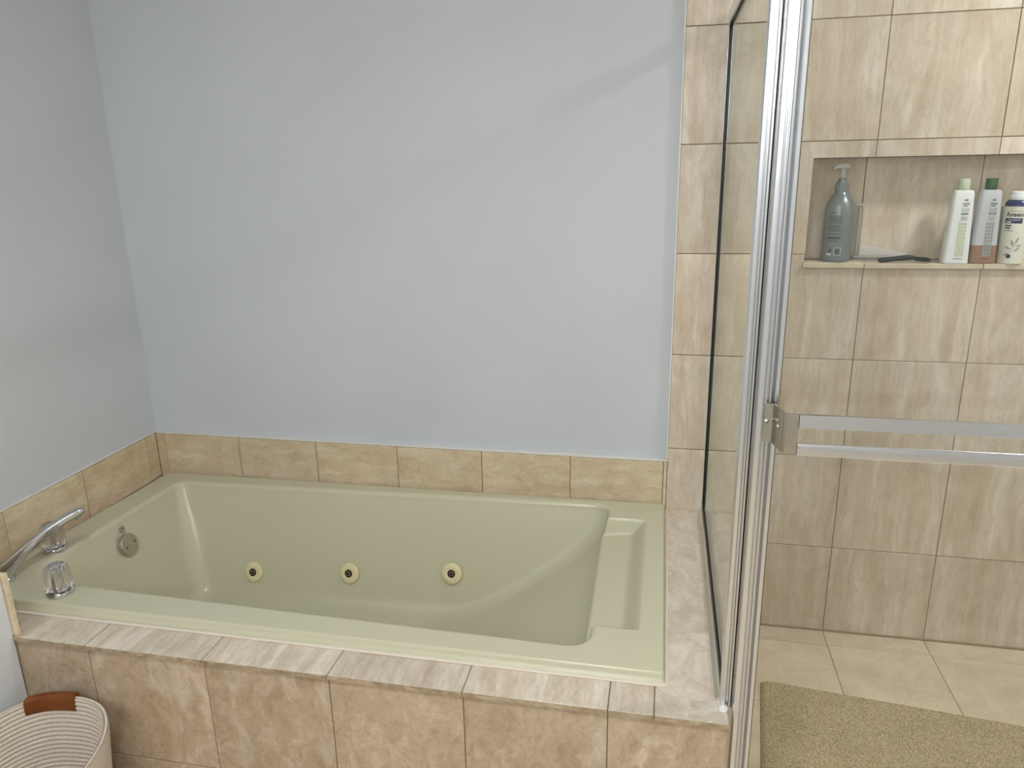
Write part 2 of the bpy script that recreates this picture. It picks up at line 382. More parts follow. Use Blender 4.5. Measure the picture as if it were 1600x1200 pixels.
OUT = [(.036, -.0275), (1.8485, -.0135), (1.8525, -.884), (.004, -.880)]
INN = [(.137, -.111), (1.668, -.056), (1.676, -.806), (.118, -.768)]
levels = []     # (corners, radii, z)
levels.append((OUT, [.006] * 4, .4012)); levels.append((OUT, [.006] * 4, .404))
levels.append((inset(OUT, [.004] * 4), [.006] * 4, .4055)); levels.append((inset(OUT, [.004, .004, .004, .0075]), [.006] * 4, .415)); levels.append((inset(OUT, [.0045, .0045, .0045, .009]), [.007] * 4, .4215))
levels.append((inset(OUT, [.0065, .0065, .0065, .011]), [.008] * 4, .4242)); O2 = inset(OUT, [.0095, .0095, .0095, .014]); levels.append((O2, [.010] * 4, RIM))
LIP = .016; I2 = inset(INN, [-LIP] * 4); RI = [.035, .045, .05, .10]
NR = 60
for k in range(1, NR + 1):
    t = k / NR
    levels.append(([tuple(Vector(a).lerp(Vector(b), t)) for a, b in zip(O2, I2)], [.01 + (q + LIP - .01) * t for q in RI], RIM))
nrim = len(levels)
for k in range(1, 7):
    a = k / 6 * math.pi / 2; o = LIP * (1 - math.sin(a)); levels.append((inset(INN, [-o] * 4), [q + o for q in RI], RIM - LIP * (1 - math.cos(a))))
ZT, ZB, FIL = RIM - LIP, .028, .055
PR_Z = [.0, .028, .034, .06, .115, .175, .236, .29, .325, .36, .385, .409]
PR_X = [1.05, 1.09, 1.13, 1.215, 1.345, 1.44, 1.53, 1.598, 1.634, 1.655, 1.664, 1.668]
def xr(z):
    return sum(interp(z + d, PR_Z, PR_X) for d in (-.018, -.009, 0, .009, .018)) / 5 if z < .38 else interp(z, PR_Z, PR_X)
NW = 40
for k in range(1, NW + 1):
    t = k / NW; z = ZT + (ZB - ZT) * t
    # concave fillet into the floor
    h = z - ZB; e = 0
    if h < FIL: e = FIL - math.sqrt(max(0, FIL * FIL - (FIL - h) ** 2))
    dep = ZT - z; ins = .30 * dep
    C = inset(INN, [ins + e, .31 * dep + e, INN[1][0] - xr(z) + .25 * e, .22 * dep + e])
    g = sstep(0, .5, t); levels.append((C, [RI[0] + .03 * g, RI[1] + .01 * g, RI[2] + .02 * g, RI[3]], z))
Clast, rl, _ = levels[-1]
for k in range(1, 7):
    t = k / 7; cen = Vector((.66, -.43)); levels.append(([tuple(Vector(c).lerp(cen, t * .97)) for c in Clast], [q * (1 - t * .97) for q in rl], ZB - .004 * t))
vs, fs = [], []
def hollow(x, y):
    sy = sstep(-.140, -.158, y) * sstep(-.728, -.712, y)
    u = 1.796 - x
    sx = sstep(0, .055, u) if u < .055 else 1
    return (.050 * sx + .010 * sstep(.05, .15, u)) * sy
for li, (C, rad, z) in enumerate(levels):
    for (x, y) in rquad(C, rad, NS):
        zz = z
        if x > 1.55 and z > .31: zz = min(z, RIM - hollow(x, y))
        vs.append((x - TBL.x, y - TBL.y, zz - TBL.z))
n = len(vs) // len(levels)
for j in range(len(levels) - 1):
    for i in range(n): fs.append((j * n + i, j * n + (i + 1) % n, (j + 1) * n + (i + 1) % n, (j + 1) * n + i))
fs.append(tuple((len(levels) - 1) * n + i for i in range(n)))
me = fix_normals(mesh('tub', vs, fs, True)); add('shell', me, TUB, TB)
# caulk along the tub
box('caulk_line', (.02, -.893, DZ - .0002), (1.853, -.8835, DZ + .004), CAULKB, TB, ch=.002)
box('caulk_line', (1.852, -.892, DZ - .0002), (1.8565, -.014, DZ + .0025), CAULKB, TB, ch=.0015)
# jets on the back wall
def yb(x): return INN[0][1] + (INN[1][1] - INN[0][1]) * (x - INN[0][0]) / (INN[1][0] - INN[0][0])
jet_prof = [(.0355, 0), (.036, .002), (.0355, .004), (.033, .0062), (.024, .0082), (.0145, .0085), (.0135, .0078)]
jet_me = lathe(jet_prof, 40); jr_me = lathe([(.0136, .0), (.0136, .0079), (.0085, .0079), (.0085, .0)], 28); autosmooth(jr_me)
jn_me = lathe([(.0084, .0), (.0084, .0088), (.0074, .0098), (.0048, .0098), (.0042, .006)], 24); autosmooth(jn_me)
jh_me = lathe([(.0042, .0), (.0042, .0088)], 16)
for x, z in ((.438, .135), (.791, .154), (1.153, .177)):
    y = yb(x) - .31 * (ZT - z) - .0005
    nrm = Vector((-.04, -1, .31)).normalized(); q = nrm.to_track_quat('Z', 'Y').to_euler()
    j = add('jet', jet_me, TUBJ, TB, Vector((x, y, z)) - TBL, q); j['label'] = 'round cream whirlpool jet'
    add('jet_ring', jr_me, DARK, j); add('jet_nozzle', jn_me, BRASS, j); add('jet_hole', jh_me, DARK, j)
# overflow plate
nrm = Vector((1, 0, .3)).normalized(); q = nrm.to_track_quat('Z', 'Y').to_euler()
ov = add('overflow_plate', lathe([(.036, 0), (.0365, .006), (.0355, .009), (.033, .0108), (.0, .0115)], 44, cap=False), DULLCH, TB, Vector((.1555, -.4236, .343)) - TBL, q); autosmooth(ov.data, 30); ov['label'] = 'worn round metal overflow plate'
scr_me = lathe([(.006, .0), (.006, .0128), (.0045, .0138), (.0, .0128)], 16, cap=False)
hol_me = lathe([(.0027, .0), (.0027, .0142)], 12)
for sx_, sy_ in ((-.019, -.004), (.019, .003)):
    s_ = add('screw', scr_me, DULLCH, ov, (sx_, sy_, 0)); add('screw_slot', hol_me, DARK, s_)
em = add('emblem', lathe([(.0115, 0), (.0115, .0012), (.0098, .0012), (.0098, .0002)], 28, cap=False), BRASS, TB, Vector((.1406, -.419, .3935)) - TBL, q)
add('emblem_bar', box_mesh(.012, .0035, .0014, 0), BRASS, em, (0, 0, .0006), (0, 0, .6)); add('emblem_bar', box_mesh(.008, .003, .0014, 0).copy(), BRASS, em, (.001, .003, .0006), (0, 0, -.5))

# ------------------------------------------------------------------ faucet
ACR = mat('cut_acrylic', (.97, .93, .91, 1), .04, trans=.95, ior=1.49)
HND = []
def handle(loc, rz, label):
    t = thing('faucet_handle', label, 'faucet handle', loc, rz, 'clear bath faucet handles')
    b = add('base_ring', autosmooth(lathe([(.0, 0), (.0335, 0), (.0345, .003), (.0345, .008), (.032, .0125), (.024, .0145), (.0, .0145)], 40, cap=False), 30), CHROME, t)
    # fluted acrylic grip, wider at the foot
    vs, fs = [], []; N = 144; prof = [(.0, .0148), (.026, .0148), (.0305, .018), (.0345, .026), (.0345, .036), (.033, .052), (.030, .068), (.0265, .078), (.021, .0835), (.012, .0815), (.0, .080)]
    for r, z in prof:
        for i in range(N):
            a = 2 * math.pi * i / N; f = 1 - (.17 * (0.5 + .5 * math.cos(12 * a)) ** 3 if .02 < r and z > .02 else 0)
            vs.append((r * f * math.cos(a), r * f * math.sin(a), z))
    for j in range(len(prof) - 1):
        for i in range(N): fs.append((j * N + i, j * N + (i + 1) % N, (j + 1) * N + (i + 1) % N, (j + 1) * N + i))
    me = mesh('grip', vs, fs, True); bm = bmesh.new(); bm.from_mesh(me); bmesh.ops.remove_doubles(bm, verts=bm.verts, dist=1e-5); bmesh.ops.recalc_face_normals(bm, faces=bm.faces); bm.to_mesh(me); bm.free()
    g = add('grip', me, ACR, t); add('stem', autosmooth(lathe([(.0, .018), (.011, .018), (.0095, .045), (.006, .062), (.0, .062)], 20, cap=False)), CHROME, g)
    add('cap', autosmooth(lathe([(.0, .0812), (.0115, .0812), (.0105, .0825), (.0, .083)], 24, cap=False)), CHROME, t)
    return t
handle((.2815, -.823, RIM), .2, 'clear fluted faucet handle on the front rim of the tub')
handle((.080, -.620, RIM), .5, 'clear fluted faucet handle behind the chrome spout by the tiled border')
SP = thing('bath_spout', 'slim arched chrome bath spout at the tub corner', 'faucet', (.075, -.797, RIM), math.radians(45))
# side profile along local x (towards the basin), swept as a flat arched blade
ctr = [(-.005, .0, .028, .030), (.002, .018, .029, .028), (.016, .036, .029, .024), (.036, .0535, .028, .019), (.062, .075, .0265, .0155), (.095, .098, .025, .0135), (.130, .119, .0235, .0125), (.165, .136, .022, .012), (.195, .147, .021, .0115), (.214, .1525, .019, .010), (.222, .1535, .013, .006)]
vs, fs = [], []; N = 20
for i, (x, z, w, h) in enumerate(ctr):
    a, b = ctr[max(0, i - 1)], ctr[min(len(ctr) - 1, i + 1)]; t = Vector((b[0] - a[0], 0, b[1] - a[1])).normalized(); nn = Vector((-t.z, 0, t.x))
    if i == 0: nn = Vector((-1, 0, 0)) * .9
    for k in range(N):
        q = 2 * math.pi * k / N; cx = math.copysign(abs(math.cos(q)) ** .4, math.cos(q)); sx = math.copysign(abs(math.sin(q)) ** .5, math.sin(q))
        vs.append(Vector((x, 0, z)) + Vector((0, 1, 0)) * cx * w * .66 + nn * sx * h * .92)
for i in range(len(ctr) - 1):
    for k in range(N): fs.append((i * N + k, i * N + (k + 1) % N, (i + 1) * N + (k + 1) % N, (i + 1) * N + k))
fs += [tuple(range(N)), tuple((len(ctr) - 1) * N + k for k in range(N))]
me = fix_normals(mesh('spout', vs, fs, True)); so = add('arm', me, CHROME, SP); md = so.modifiers.new('s', 'SUBSURF'); md.levels = 2; md.render_levels = 2
add('outlet', autosmooth(lathe([(.0, 0), (.0085, 0), (.0105, .002), (.0105, .016), (.0, .016)], 24, cap=False)), DULLCH, SP, (.203, 0, .130), (0, math.radians(-18), 0))
add('base_flange', autosmooth(lathe([(.0, 0), (.030, 0), (.030, .004), (.026, .008), (.0, .008)], 32, cap=False)), CHROME, SP)

# ------------------------------------------------------------------ glass side panel on the deck
GX = 1.972
GP = thing('shower_side_panel', 'framed clear glass panel standing on the tub deck', 'glass panel', (GX, -.45, DZ))
GT = 1.868
def P(lo, hi, m, name, parent=GP, ch=.0006): return box(name, lo, hi, m, parent, ch)
P((GX - .003, -.9065, DZ + .008), (GX + .003, -.006, GT - .012), GLASS, 'pane', ch=.0004)
def profile_x(poly, y0, y1, m, name, parent=GP):
    o = add(name, prism([(a, b) for a, b in poly], y0, y1, 'y'), m, None); o.parent = parent; o.location = -parent.location; return o
# sill channel: sloped foot, flange, gaskets
for s in (-1, 1):
    X = lambda d: GX + s * d
    profile_x([(X(.0180), DZ + .0002), (X(.0055), DZ + .0002), (X(.0055), DZ + .020), (X(.0085), DZ + .020), (X(.0105), DZ + .011), (X(.0180), DZ + .0035)], -.915, -.0005, ALU, 'sill_channel')
    a, b = sorted((X(.0031), X(.0054))); P((a, -.9065, DZ + .004), (b, -.0245, DZ + .0330), BLACK, 'gasket', ch=0)
    # wall channel
    a, b = sorted((X(.0078), X(.0090))); P((a, -.0215, DZ + .0205), (b, -.0008, GT), ALU, 'wall_channel', ch=.0004)
    a, b = sorted((X(.0031), X(.0077))); P((a, -.0240, DZ + .0332), (b, -.0015, GT - .02), BLACK, 'gasket', ch=0)
    # head rail
    a, b = sorted((X(.0060), X(.0115))); P((a, -.915, GT - .026), (b, -.0005 - .0215, GT + .006), ALU, 'head_rail', ch=.0008)
    a, b = sorted((X(.0031), X(.0059))); P((a, -.9065, GT - .028), (b, -.0236, GT - .004), BLACK, 'gasket', ch=0)
P((GX - .0115, -.915, GT + .0062), (GX + .0115, -.0008, GT + .0092), ALU, 'head_rail')

def fluted(x0, x1, yf, ybk, z0, z1, spec, m, name, parent, mirror=False):
    """vertical extrusion whose front face (towards -y) follows the stepped profile spec: (fraction across, depth)"""
    w = x1 - x0; pts = [((x0 + w * u) if not mirror else (x1 - w * u), yf + d) for u, d in spec]
    if mirror: pts = pts[::-1]
    poly = [(x0, ybk)] + pts + [(x1, ybk)]
    cx, cy = (x0 + x1) / 2, (yf + ybk) / 2
    me = autosmooth(prism([(p - cx, q - cy) for p, q in poly], z0 - parent.location.z, z1 - parent.location.z, 'z'), 28)
    o = add(name, me, m, None); o.parent = parent; o.location = (cx - parent.location.x, cy - parent.location.y, 0); return o
STILE = [(0, .002), (.02, .0004), (.05, 0), (.24, 0), (.26, .0008), (.28, .007), (.33, .0085), (.38, .006), (.43, .0055), (.47, .0085), (.50, .0085), (.515, .001), (.53, 0), (.59, 0), (.605, .001), (.62, .0085), (.67, .009), (.72, .006), (.77, .0025), (.80, .0006), (.83, 0), (.955, 0), (.98, .0005), (1, .002)]
POST = [(0, .0045), (.05, .0015), (.12, .0002), (.2, 0), (.42, 0), (.45, .0008), (.47, .0075), (.56, .0085), (.62, .006), (.70, .0055), (.74, .0065), (.76, .001), (.80, 0), (.94, 0), (1, .0025)]
# corner post: stands on the deck at the end of the glass
CP = fluted(1.9635, 1.9845, -.931, -.9075, DZ, 1.98, POST, ALU, 'corner_post', GP)
P((1.9847, -.930, DZ + .0), (1.9862, -.914, 1.98), BLACK, 'gasket', ch=0)
# silicone blob at the foot of the post
bl = bmesh.new(); bmesh.ops.create_icosphere(bl, subdivisions=2, radius=1)
for v in bl.verts:
    k = 1 + .25 * noise.noise(v.co * 2.1); v.co = Vector((v.co.x * .011 * k, v.co.y * .013 * k, max(0, v.co.z) * .006 * k))
me = bpy.data.meshes.new('b'); bl.to_mesh(me); bl.free(); me.polygons.foreach_set('use_smooth', [True] * len(me.polygons))
o = add('silicone_blob', me, CAULK, GP, Vector((1.969, -.938, DZ + .0003)) - GP.location)

# ------------------------------------------------------------------ shower door
DR = thing('shower_door', 'aluminium framed clear glass shower door with a towel bar', 'shower door', (2.3, -.962, .10))
fluted(1.9863, 2.0215, -.976, -.936, .115, 1.98, STILE, ALU, 'stile', DR)
DW = 2.70
fluted(DW - .0335, DW, -.976, -.948, .115, 1.98, STILE, ALU, 'stile', DR, mirror=True)
box('bottom_rail', (2.0217, -.972, .115), (DW - .0337, -.950, .15), ALU, DR); box('top_rail', (2.0217, -.972, 1.945), (DW - .0337, -.950, 1.98), ALU, DR)
box('pane', (2.0235, -.964, .150), (DW - .0355, -.958, 1.945), GLASS, DR, ch=.0003)
for a, b in ((2.0216, 2.0234), (DW - .0354, DW - .0336)): box('gasket', (a, -.968, .151), (b, -.954, 1.944), BLACK, DR, ch=0)
# fixed panel to the right of the door
FPN = thing('fixed_glass_panel', 'fixed clear glass panel beyond the shower door', 'glass panel', (3.0, -.962, .10))
fluted(DW + .004, DW + .0375, -.974, -.948, .102, 1.98, STILE, ALU, 'mullion', FPN)
box('bottom_rail', (DW + .038, -.972, .102), (XR - .012, -.950, .14), ALU, FPN); box('top_rail', (DW + .038, -.972, 1.945), (XR - .012, -.950, 1.98), ALU, FPN)
box('pane', (DW + .038, -.964, .14), (XR - .012, -.958, 1.945), GLASS, FPN, ch=.0003)
# kerb under the door
KB = struct(box('trim_3', (1.980, -1.01, 0), (XR, -.925, .088), GROUT, ch=0), 'tiled kerb under the shower door')
for i in range(5): tile((1.980 + .305 * i, -1.015, .088), (min(XR, 1.980 + .305 * (i + 1)), -.922, .098), TV_X, KB, ax=2)
# towel bar
TW = thing('towel_bar', 'double aluminium towel bar across the shower door', 'towel bar', (2.35, -1.0, 1.04))
def strip(path, th, z0, z1, m, name, parent):
    L, Rr = [], []
    for i, p in enumerate(path):
        p = Vector(p); a = Vector(path[max(0, i - 1)]); b = Vector(path[min(len(path) - 1, i + 1)]); t = (b - a).normalized(); nn = Vector((-t.y, t.x))
        L.append(tuple(p + nn * th / 2)); Rr.append(tuple(p - nn * th / 2))
    me = autosmooth(prism(L + Rr[::-1], z0, z1, 'z'), 25); o = add(name, me, m, None); o.parent = parent; o.location = -parent.location; return o
def rnd(path, r=.004, n=5):
    out = [path[0]]
    for i in range(1, len(path) - 1):
        p, a, b = Vector(path[i]), Vector(path[i - 1]), Vector(path[i + 1]); u, v = (a - p).normalized() * r, (b - p).normalized() * r
        for k in range(n + 1): t = k / n; out.append(tuple((p + u) * (1 - t) ** 2 + p * 2 * t * (1 - t) + (p + v) * t * t))
    return out + [path[-1]]
bz0, bz1 = 1.0075, 1.0785
pathL = rnd([(1.9985, -.9795), (2.0135, -.9795), (2.0245, -1.030), (2.046, -1.0365)])
pathR = rnd([(2.690, -.9795), (2.675, -.9795), (2.664, -1.030), (2.6425, -1.0365)])
brs = []
for pth in (pathL, pathR): brs.append(strip(pth, .0028, bz0, bz1, NICKEL, 'bracket', TW))
sc = lathe([(.0046, 0), (.0046, .0008), (.0034, .0028), (.0, .0036)], 16, cap=False)
for x in (2.0015, 2.6875): add('screw', sc, NICKEL, TW, Vector((x, -.981, 1.046)) - TW.location, (math.radians(90), 0, 0))
dv = Vector((2.0245 - 2.0135, -1.030 + .9795, 0)).normalized(); nv = Vector((dv.y, -dv.x, 0)) * 1
add('screw', sc, NICKEL, TW, Vector((2.0192, -1.006, 1.046)) + nv * .0013 - TW.location, nv.to_track_quat('Z', 'Y').to_euler())
def bar(z0, z1, round_top, parent):
    y0 = -1.0405; d = .009
    if round_top: poly = [(y0 + d, z0), (y0, z0), (y0 - .0005, z0 + .010)] + [(y0 + .0035 - .004 * math.cos(a), z1 - .0045 + .0045 * math.sin(a)) for a in [math.pi * k / 8 for k in range(9)]] + [(y0 + d, z0 + .010)]
    else: poly = [(y0 + d, z0), (y0 + .0005, z0), (y0, z0 + .0006), (y0, z1 - .001), (y0 + .0008, z1), (y0 + d, z1)]
    me = prism(poly, 2.0465, 2.642, 'x')
    if round_top: autosmooth(me, 30)
    o = add('bar', me, ALU, None); o.parent = parent; o.location = -parent.location; return o
bar(1.0555, 1.0785, False, TW); bar(1.0075, 1.0290, True, TW)

# ------------------------------------------------------------------ shower mat
MAT = mat('mat_loops', lin(166, 150, 116), .85, spec=.2)
tc = nd(MAT, 'ShaderNodeTexCoord'); n1 = noise_node(MAT, tc.outputs['Object'], 260, 3, .7); n2 = noise_node(MAT, tc.outputs['Object'], 9, 3)
cM = ramp(MAT, n1, [(.3, lin(112, 96, 66)), (.5, lin(180, 163, 130)), (.7, lin(222, 210, 182))]); cM2 = ramp(MAT, n2, [(.3, (.93, .92, .90, 1)), (.7, (1.04, 1.03, 1, 1))])
lk(MAT, mixc(MAT, 1, cM, cM2, 'MULTIPLY'), MAT.node_tree.nodes['Principled BSDF'].inputs['Base Color']); bump(MAT, n1, .5, .004)
ma = math.radians(-6.25); MW, MD = .80, .46
vs, fs = [], []; nx, ny = 250, 150
for j in range(ny + 1):
    for i in range(nx + 1):
        x, y = MW * i / nx, -MD * j / ny
        # rounded corners
        rc = .022; cx, cy = min(max(x, rc), MW - rc), max(min(y, -rc), -MD + rc); dv = Vector((x - cx, y - cy))
        if abs(dv.x) > 1e-6 and abs(dv.y) > 1e-6:
            s = max(abs(dv.x), abs(dv.y)); dv = dv.normalized() * s; x, y = cx + dv.x, cy + dv.y
        e = min(i, nx - i, j, ny - j); ed = sstep(0, 4, e + .001)
        z = .002 + .0105 * ed + ed * (.0022 * noise.noise(Vector((x * 210, y * 210, 1))) + .0014 * noise.noise(Vector((x * 420, y * 420, 5))))
        if e == 0: x += .0018 * noise.noise(Vector((x * 150, y * 150, 9))); y += .0018 * noise.noise(Vector((x * 150, y * 150, 3)))
        vs.append((x, y, z))
for j in range(ny):
    for i in range(nx): a = j * (nx + 1) + i; fs.append((a, a + 1, a + nx + 2, a + nx + 1))
b0 = len(vs); vs += [(.004, -.004, 0), (MW - .004, -.004, 0), (MW - .004, -MD + .004, 0), (.004, -MD + .004, 0)]
rimv = [i for i in range(nx + 1)] + [j * (nx + 1) + nx for j in range(1, ny + 1)] + [ny * (nx + 1) + i for i in range(nx - 1, -1, -1)] + [j * (nx + 1) for j in range(ny - 1, 0, -1)]
fs.append(tuple(rimv))
mo = add('shower_mat', fix_normals(mesh('mat', vs[:b0], fs, True)), MAT, None, (2.143, -.298, .0008), (0, 0, ma)); tag(mo, 'tan looped rubber mat lying on the shower floor', 'bath mat')

# ------------------------------------------------------------------ woven basket
ROPE = mat('cotton_rope', lin(232, 224, 214), .9, spec=.15)
tc = nd(ROPE, 'ShaderNodeTexCoord'); n1 = noise_node(ROPE, tc.outputs['Object'], 420, 3, .6); c = ramp(ROPE, n1, [(.3, lin(198, 182, 164)), (.6, lin(224, 212, 198))])
lk(ROPE, c, ROPE.node_tree.nodes['Principled BSDF'].inputs['Base Color']); bump(ROPE, n1, .5, .002)
LEATH = mat('brown_leather', lin(122, 66, 18), .42, spec=.5)
tc = nd(LEATH, 'ShaderNodeTexCoord'); n1 = noise_node(LEATH, tc.outputs['Object'], 18, 4); c = ramp(LEATH, n1, [(.3, lin(102, 50, 10)), (.7, lin(128, 70, 18))])
lk(LEATH, c, LEATH.node_tree.nodes['Principled BSDF'].inputs['Base Color']); bump(LEATH, noise_node(LEATH, tc.outputs['Object'], 300, 3), .15, .001)
BK = thing('rope_basket', 'white coiled rope basket with a brown leather handle grip', 'basket', (.468, -1.258, 0), math.radians(5))
BA, BB, BH, NCO = .172, .243, .268, 24
def sell(a, s, e=2.6): return math.copysign(abs(math.cos(a)) ** (2 / e), math.cos(a)) * s[0], math.copysign(abs(math.sin(a)) ** (2 / e), math.sin(a)) * s[1]
def bprof(k):        # wall profile at height fraction k
    return .86 + .14 * k ** .8
NB = 120; seq = []
cr = BH / NCO / 2
for i in range(NCO):                     # outside going up
    for q in (-.9, -.45, 0, .45, .9):
        a = q * math.pi / 2; seq.append((cr * (i + .5) * 2 + cr * math.sin(a), cr * math.cos(a)))
for q in (.2, .5, .8): seq.append((BH - cr + cr * math.sin(q * math.pi) + cr * .2, cr * math.cos(q * math.pi)))
for i in range(NCO - 1, 0, -1):          # inside going down
    for q in (.9, .45, 0, -.45, -.9):
        a = q * math.pi / 2; seq.append((cr * (i + .5) * 2 + cr * math.sin(a), -cr * math.cos(a)))
vs, fs = [], []
for z, off in seq:
    k = max(0, min(1, z / BH)); s = bprof(k)
    for i in range(NB):
        a = 2 * math.pi * i / NB; x, y = sell(a, (BA * s + off, BB * s + off)); zz = z * (1 + .035 * math.cos(2 * a + math.pi)) ; vs.append((x, y, max(.0015, zz)))
L = len(seq)
for j in range(L - 1):
    for i in range(NB): fs.append((j * NB + i, j * NB + (i + 1) % NB, (j + 1) * NB + (i + 1) % NB, (j + 1) * NB + i))
fs.append(tuple(range(NB))); fs.append(tuple((L - 1) * NB + i for i in range(NB)))
add('body', fix_normals(mesh('basket', vs, fs, True)), ROPE, BK)
for sgn in (1, -1):      # leather wrapped round the rim at each end
    vs, fs = [], []; hw = .056; nu = 16
    sec = [(.0155, .003), (.0165, -.018), (.0155, -.034), (.010, -.039), (-.010, -.039), (-.0165, -.034), (-.0175, -.018), (-.0155, .002), (-.010, .0085), (0, .0105), (.010, .0085)]
    for u in range(nu + 1):
        x = -hw + 2 * hw * u / nu - sgn * .040
        xx = x / BA; y = BB * (1 - abs(xx) ** 2.6) ** (1 / 2.6); zt = BH * (1 + .035 * math.cos(2 * math.atan2(y, x) + math.pi))
        for o_, z_ in sec: vs.append((x, sgn * (y + o_ * .72), zt + z_ * .92))
    m_ = len(sec)
    for u in range(nu):
        for k in range(m_): fs.append((u * m_ + k, u * m_ + (k + 1) % m_, (u + 1) * m_ + (k + 1) % m_, (u + 1) * m_ + k))
    fs += [tuple(range(m_)), tuple(nu * m_ + k for k in range(m_))]
    h = add('handle_grip', autosmooth(fix_normals(mesh('grip', vs, fs)), 40), LEATH, BK); h['label'] = 'brown leather handle wrap'

# ------------------------------------------------------------------ things in the niche
INK = mat('grey_ink', lin(70, 74, 74), .6); INKB = mat('black_ink', lin(40, 42, 44), .6); INKG = mat('green_ink', lin(194, 203, 172), .6); INKS = mat('silver_ink', lin(150, 154, 152), .5)
NAVY = mat('navy_plastic', lin(24, 40, 92), .3); WHITEP = mat('white_plastic', lin(236, 238, 238), .3); LABELW = mat('label_white', lin(206, 210, 208), .5)
GREYP = mat('grey_pearl_plastic', lin(132, 140, 142), .3, .35); GREYL = mat('pale_grey_plastic', lin(206, 209, 209), .35)
CREAM = mat('cream_can', lin(226, 224, 208), .35, spec=.5); SAGE = mat('sage_cap', lin(196, 204, 178), .4); DGREEN = mat('dark_green_cap', lin(38, 84, 46), .45)
MINT = mat('mint_plastic', lin(176, 206, 186), .4); FROST = mat('frosted_plastic', lin(190, 193, 196), .35); WHB = mat('white_bottle', lin(228, 231, 230), .32); AMBER = mat('amber_liquid', lin(148, 116, 94), .3)
def text_flat(s, size, bold=False):
    cu = bpy.data.curves.new('t', 'FONT'); cu.body = s; cu.size = size; cu.align_x = 'CENTER'; cu.resolution_u = 2
    if bold: cu.offset = size * .03
    ob = bpy.data.objects.new('t', cu); COL.objects.link(ob); dg = bpy.context.evaluated_depsgraph_get()
    me = bpy.data.meshes.new_from_object(ob.evaluated_get(dg)); bpy.data.objects.remove(ob); bpy.data.curves.remove(cu)
    me.materials.clear(); return me
def rects(rs):
    vs, fs = [], []
    for (a, b, c, d) in rs:
        n_ = max(1, int((c - a) / .004)); base = len(vs)
        for k in range(n_ + 1): x = a + (c - a) * k / n_; vs += [(x, b, 0), (x, d, 0)]
        for k in range(n_): q = base + 2 * k; fs.append((q, q + 2, q + 3, q + 1))
    return mesh('r', vs, fs)
def disc(cx, cy, r, n_=20):
    return mesh('d', [(cx + r * math.cos(2 * math.pi * i / n_), cy + r * math.sin(2 * math.pi * i / n_), 0) for i in range(n_)], [tuple(range(n_))])
def leaf(cx, cy, L_, w, ang):
    pts = []
    for k in range(7): t = k / 6; pts.append((t * L_, w * math.sin(math.pi * t)))
    for k in range(5, 0, -1): t = k / 6; pts.append((t * L_, -w * math.sin(math.pi * t)))
    ca, sa = math.cos(ang), math.sin(ang); return mesh('l', [(cx + x * ca - y * sa, cy + x * sa + y * ca, 0) for x, y in pts], [tuple(range(len(pts)))])
def wrap(me, R0, dz, a0=0, lift=.00035):
    """bend flat print (u across, v up) round a cylinder of radius R0 whose front is -y, turned by a0"""
    for v in me.vertices:
        a = v.co.x / R0 + a0; v.co = Vector(((R0 + lift) * math.sin(a), -(R0 + lift) * math.cos(a), v.co.y + dz))
    return me
def flat(me, yfun, dx_, dz):
    for v in me.vertices:
        z = v.co.y + dz; x = v.co.x + dx_; v.co = Vector((x, yfun(z) - .0004, z))
    return me
# grey pump bottle
PB = thing('pump_bottle', 'tall grey pump bottle in the tiled niche', 'bottle', (2.3035, .047, SILLZ + .0003))
Rb = .0405
add('body', autosmooth(lathe([(.0, 0), (.036, 0), (.0395, .003), (Rb, .008), (Rb, .120), (.0402, .135), (.0385, .150), (.0355, .163), (.030, .176), (.0225, .187), (.0175, .193), (.0165, .199), (.0, .199)], 56, cap=False), 40), GREYP, PB)
add('collar', autosmooth(lathe([(.0, .1992), (.0190, .1992), (.0190, .206), (.0180, .2062), (.0180, .2075), (.0190, .2077), (.0190, .2160), (.0165, .2165), (.0165, .2215), (.0125, .2225), (.0115, .2300), (.0085, .231), (.0085, .233), (.0, .233)], 40, cap=False), 30), GREYP, PB)
add('stem', lathe([(.0070, .2332), (.0064, .259)], 20), GREYL, PB)
hv = [(-.029, .2575, .004, .004), (-.0245, .2625, .0062, .0052), (-.014, .2665, .0078, .0066), (-.002, .2675, .0088, .0082), (.009, .267, .0094, .0088), (.0145, .2665, .0086, .0082)]
vs, fs = [], []
for x, z, w, h in hv:
    for k in range(16): q = 2 * math.pi * k / 16; vs.append((x, w * math.copysign(abs(math.cos(q)) ** .7, math.cos(q)), z + h * math.copysign(abs(math.sin(q)) ** .7, math.sin(q))))
for i in range(len(hv) - 1):
    for k in range(16): fs.append((i * 16 + k, i * 16 + (k + 1) % 16, (i + 1) * 16 + (k + 1) % 16, (i + 1) * 16 + k))
fs += [tuple(range(16)), tuple((len(hv) - 1) * 16 + k for k in range(16))]
add('pump_head', autosmooth(fix_normals(mesh('h', vs, fs)), 50), GREYL, PB, (0, 0, 0), (0, 0, math.radians(4)))
a0 = math.radians(-20)
ls = []; z = .138
random.seed(3)
for ln in (2, 0, 1, 1, 1, 1, 1, 0, 1, 1, 1, 1, 0, 1):
    if ln: ls.append((-.022, z, -.022 + (.020 if ln == 2 else random.uniform(.034, .042)), z + .0013))
    z -= .0045
pr = add('print', wrap(rects(ls), Rb, 0, a0), INKB, PB); pr['kind'] = 'stuff'
pr = add('print', wrap(rects([(-.022, .066, .016, .0715), (-.020, .060, .010, .0615)]), Rb, 0, a0), INK, PB); pr['kind'] = 'stuff'
fr_ = .0009
